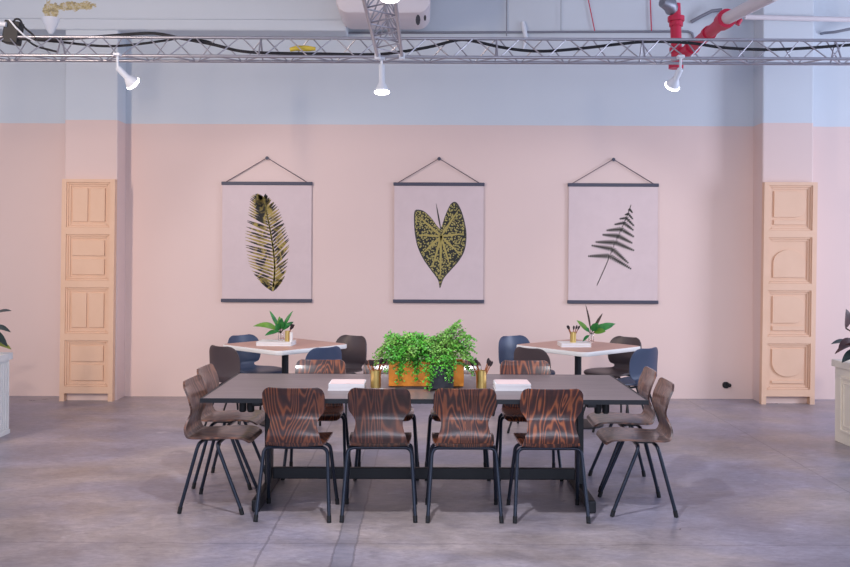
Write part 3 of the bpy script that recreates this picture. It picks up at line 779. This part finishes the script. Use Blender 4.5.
# lamps on the truss
def spot(px, py, d, aim, label, energy, col=(.94, .95, 1), L=.15, size=70, hang=TZ-.016):
    """par lamp: lens centre at the given point, clamp under the truss"""
    c = at(px, py, d); a = Vector(aim).normalized()
    t = thing('track_spotlight', label, 'spotlight', tuple(c), 0, 'white spotlights under the trusses')
    rot = a.to_track_quat('-Z', 'Y').to_matrix()
    def put(name, mb, m):
        mb.v = [tuple(rot @ Vector(v)) for v in mb.v]; return obj(name, mb, m, t)
    put('lamp_body', MB().lathe([(.060, .006), (.056, .03), (.034, .072), (.026, .085), (.026, .085+L), (.020, .095+L)], 24), M_lampw)
    put('lens', MB().lathe([(.03, -.016), (.056, -.010), (.066, 0), (.066, .008), (.058, .012)], 24), M_bulb)
    back = rot @ Vector((0, 0, .09+L))
    up = Vector((back.x*1.05, back.y, hang-c.z))
    y0 = 7.8 - c.y
    obj('bracket', MB().tube([back, (back+up)*.5 + Vector((0, 0, .004)), Vector((up.x, up.y, up.z))], .011, 8), M_lampw, t)
    obj('clamp', MB().box(up.x-.03, up.x+.03, up.y-.03, up.y+.03, up.z-.012, up.z+.014), M_lampw, t, smooth=False, bevel=.006)
    li = bpy.data.lights.new('spot_lamp', 'SPOT'); li.energy = energy; li.color = col; li.spot_size = math.radians(size); li.spot_blend = .6; li.shadow_soft_size = .05
    lo = bpy.data.objects.new('spot_lamp', li); COL.objects.link(lo); lo.location = c + a*.03; lo.rotation_euler = a.to_track_quat('-Z', 'Y').to_euler()
    return t
spot(133.5, 84, 7.80, (.62, .72, -.75), 'white spotlight hanging from the long truss near the left column, tilted right', 45, L=.10, size=95)
spot(382, 92.5, 7.80, (.02, -.05, -1), 'white spotlight pointing straight down where the two trusses meet', 60, size=100)
spot(672, 86.5, 7.80, (-.25, .85, -.85), 'white spotlight hanging below the red pipe, tilted left', 40, L=.09, size=95)
spot(390, -1.5, 5.70, (.0, -.12, -1), 'lit spotlight under the overhead truss cut by the top edge', 60, L=.04)
spot(393, -120, 4.1, (.10, .62, -1), 'spotlight aimed at the long table from the overhead truss', 270, size=95, L=.04)

# ------------------------------------------------------------------ pipes and ducts
def q(px, py, d): return at(px, py, d)
D1 = 9.3
t = thing('sprinkler_pipe', 'red sprinkler standpipe with couplings joining a white pipe', 'pipe', tuple(q(676, 50, D1)))
o0 = q(676, 50, D1)
def rel(v): return Vector(v) - o0
a, b = q(675, 4, D1), q(677, 68, D1)
obj('riser', MB().tube([rel(a), rel(b)], .055, 18), M_red, t)
for yy, r in ((19, .085), (24, .07), (66, .075), (50, .066)):
    p = q(676, yy, D1); obj('coupling', MB().tube([rel(p+Vector((0, 0, .025))), rel(p-Vector((0, 0, .025)))], r, 18), M_red, t)
obj('elbow', MB().tube([rel(q(672, 10, D1)), rel(q(670, 5, D1-.05)), rel(q(662, 2, D1-.1))], [.07, .075, .05], 14), M_grey, t)
e0 = q(677, 55, D1); e1 = q(690, 49, 9.1); e2 = q(726, 19, 8.0); e3 = q(775, -6, 7.2)
obj('branch_elbow', MB().tube([rel(e0), rel(q(684, 53, 9.25)), rel(e1)], [.058, .062, .062], 16), M_red, t)
obj('branch', MB().tube([rel(e1), rel(e2)], .056, 18), M_red, t)
obj('white_run', MB().tube([rel(e2), rel(e3)], .055, 18), M_pipew, t)
for f, r in ((.06, .075), (.55, .07), (.93, .078), (1.0, .085)):
    p = e1.lerp(e2, f); u = (e2-e1).normalized(); obj('coupling', MB().tube([rel(p-u*.03), rel(p+u*.03)], r, 18), M_red, t)
obj('bolt_lug', MB().tube([rel(e2+Vector((.1, 0, -.05))), rel(e2+Vector((.13, 0, 0)))], .022, 10), M_red, t)

def pipe(name, pts, r, m, label, seg=10):
    return tag(obj(name, MB().tube([Vector(p) for p in pts], r, seg), m), label, 'pipe')
pipe('white_pipe', [q(745, 17, 9.703), q(800, 18.5, 9.703), q(900, 20.5, 9.703)], .028, M_pipew, 'white horizontal pipe crossing the right column near the top')
pipe('conduit', [q(436, 32.6, 9.987), q(560, 32, 9.987), q(688, 31.5, 9.987), q(692, 33, 9.987), q(694, 40, 9.987)], .013, M_grey, 'thin grey conduit running along the wall above the truss, centre to right')
pipe('conduit', [q(235, 32.5, 9.987), q(300, 33, 9.987), q(360, 33, 9.987), q(436, 32.6, 9.987)], .013, M_grey, 'thin grey conduit under the beam left of the centre truss')
pipe('conduit', [q(820, 34, 10.02), q(824, 33, 9.96), q(835, 32, 9.9), q(850, 29, 9.86), q(870, 25, 9.8)], .016, M_grey, 'short bent grey conduit on the wall right of the right column')
pipe('conduit', [q(691, 22, 9.99), q(700, 17, 9.95), q(712, 11, 9.92), q(722, 10, 9.9)], .02, M_grey, 'short slanted grey conduit between red riser and red branch')
for (x0, y0, x1, y1, r, m, lb) in ((507, -40, 506.5, 36, .006, M_grey, 'grey hanger rod dropping to the conduit right of centre'), (561, -40, 561, 33, .003, M_grey, 'thin grey wire dropping to the conduit right of the hanger rod'),
        (578, -20, 595, 32, .005, M_red, 'slanting red wire above the truss right of centre'), (648, -30, 651.5, 31, .006, M_red, 'upright red rod left of the red riser')):
    tag(obj('hanger_rod', MB().tube([q(x0, y0-30, 9.98), q(x1, y1, 9.98)], r, 6), m), lb, 'rod')
# white bracket on the conduit
tag(obj('pipe_hook', MB().tube([q(523, 22, 9.985), q(524, 28, 9.98), q(526, 38, 9.98), q(523, 50, 9.99)], [.02, .028, .024, .01], 10), M_lampw), 'small white fitting hooked on the conduit above the truss', 'fitting')
tag(obj('sprinkler_cone', MB().lathe([(.02, 0), (.05, .05), (.09, .14), (.10, .17)], 16), M_lampw, loc=tuple(q(51, 34, 9.70))), 'small white cone-shaped fitting under the stained beam at left', 'fitting')
# rounded white duct near the ceiling
du = MB().prism([(x, z) for x, z in rrect(-.91, .045, 4.02, 5.6, .13, 8)], 9.05, 9.75)
du = tag(obj('duct', du, M_pipew, bevel=.03), 'large white round-cornered duct behind the overhead truss', 'duct')
pt = MB()
for (x, y, w, h) in ((418, 20, 3, 9), (425, 18, 1.6, 5), ):
    pt.prism([(a_, b_) for a_, b_ in [((q(x, y, 9.05).x+math.cos(k*PI/5)*w*.008), q(x, y, 9.05).z+math.sin(k*PI/5)*h*.006) for k in range(10)]], 9.045, 9.052)
obj('chipped_paint', pt, M_slate, du, smooth=False)

# ------------------------------------------------------------------ light
w = bpy.data.worlds.new('World'); sc.world = w; w.use_nodes = True
bg = w.node_tree.nodes['Background']; bg.inputs['Color'].default_value = (.60, .73, 1.0, 1); bg.inputs['Strength'].default_value = .78
def area(name, loc, target, energy, col, sx, sy, spread=180):
    li = bpy.data.lights.new(name, 'AREA'); li.shape = 'RECTANGLE'; li.size = sx; li.size_y = sy; li.energy = energy; li.color = col; li.spread = math.radians(spread)
    o = bpy.data.objects.new(name, li); COL.objects.link(o); o.location = loc
    o.rotation_euler = (Vector(target)-Vector(loc)).to_track_quat('-Z', 'Y').to_euler(); return o
area('warm_flood', (-4.8, 3.6, 3.4), (-1.8, 10, 1.3), 100, (1, .79, .62), .3, 1.8, 130)
area('side_window', (8.6, 6.6, 2.2), (-1, 8.6, .9), 270, (.76, .81, 1.0), 1.6, 2.6)
area('front_fill', (1.5, -4.4, 2.2), (0, 8, .9), 235, (.82, .86, 1.0), 7, 2.6)  # broad cool fill added behind the camera, no window built there

for x, tx, ty, e, c in ((-2.0, -4.0, 8.8, 190, (1, .85, .72)), (2.0, 3.2, 9.6, 250, (1, .83, .66))):  # unseen spots added to brighten the planters and the wall near the columns
    li = bpy.data.lights.new('side_fill', 'SPOT'); li.energy = e; li.color = c; li.spot_size = math.radians(40); li.spot_blend = .8; li.shadow_soft_size = .06
    o = bpy.data.objects.new('side_fill', li); COL.objects.link(o); o.location = (x, 3.0, 2.7)
    o.rotation_euler = (Vector((tx, ty, .8))-Vector(o.location)).to_track_quat('-Z', 'Y').to_euler()

# ------------------------------------------------------------------ camera
cam = bpy.data.cameras.new('camera'); co = bpy.data.objects.new('camera', cam); COL.objects.link(co)
co.location = (0, 0, HC); co.rotation_euler = (PI/2, -math.radians(ROLL), 0)
cam.sensor_width = 36; cam.lens = F*36/850; cam.shift_y = -(283.5-HY)/850
cam.clip_start = .05
sc.camera = co
sc.view_settings.view_transform = 'Standard'; sc.view_settings.look = 'None'
sc.view_settings.exposure = 0; sc.view_settings.gamma = 1; sc.view_settings.use_curve_mapping = False
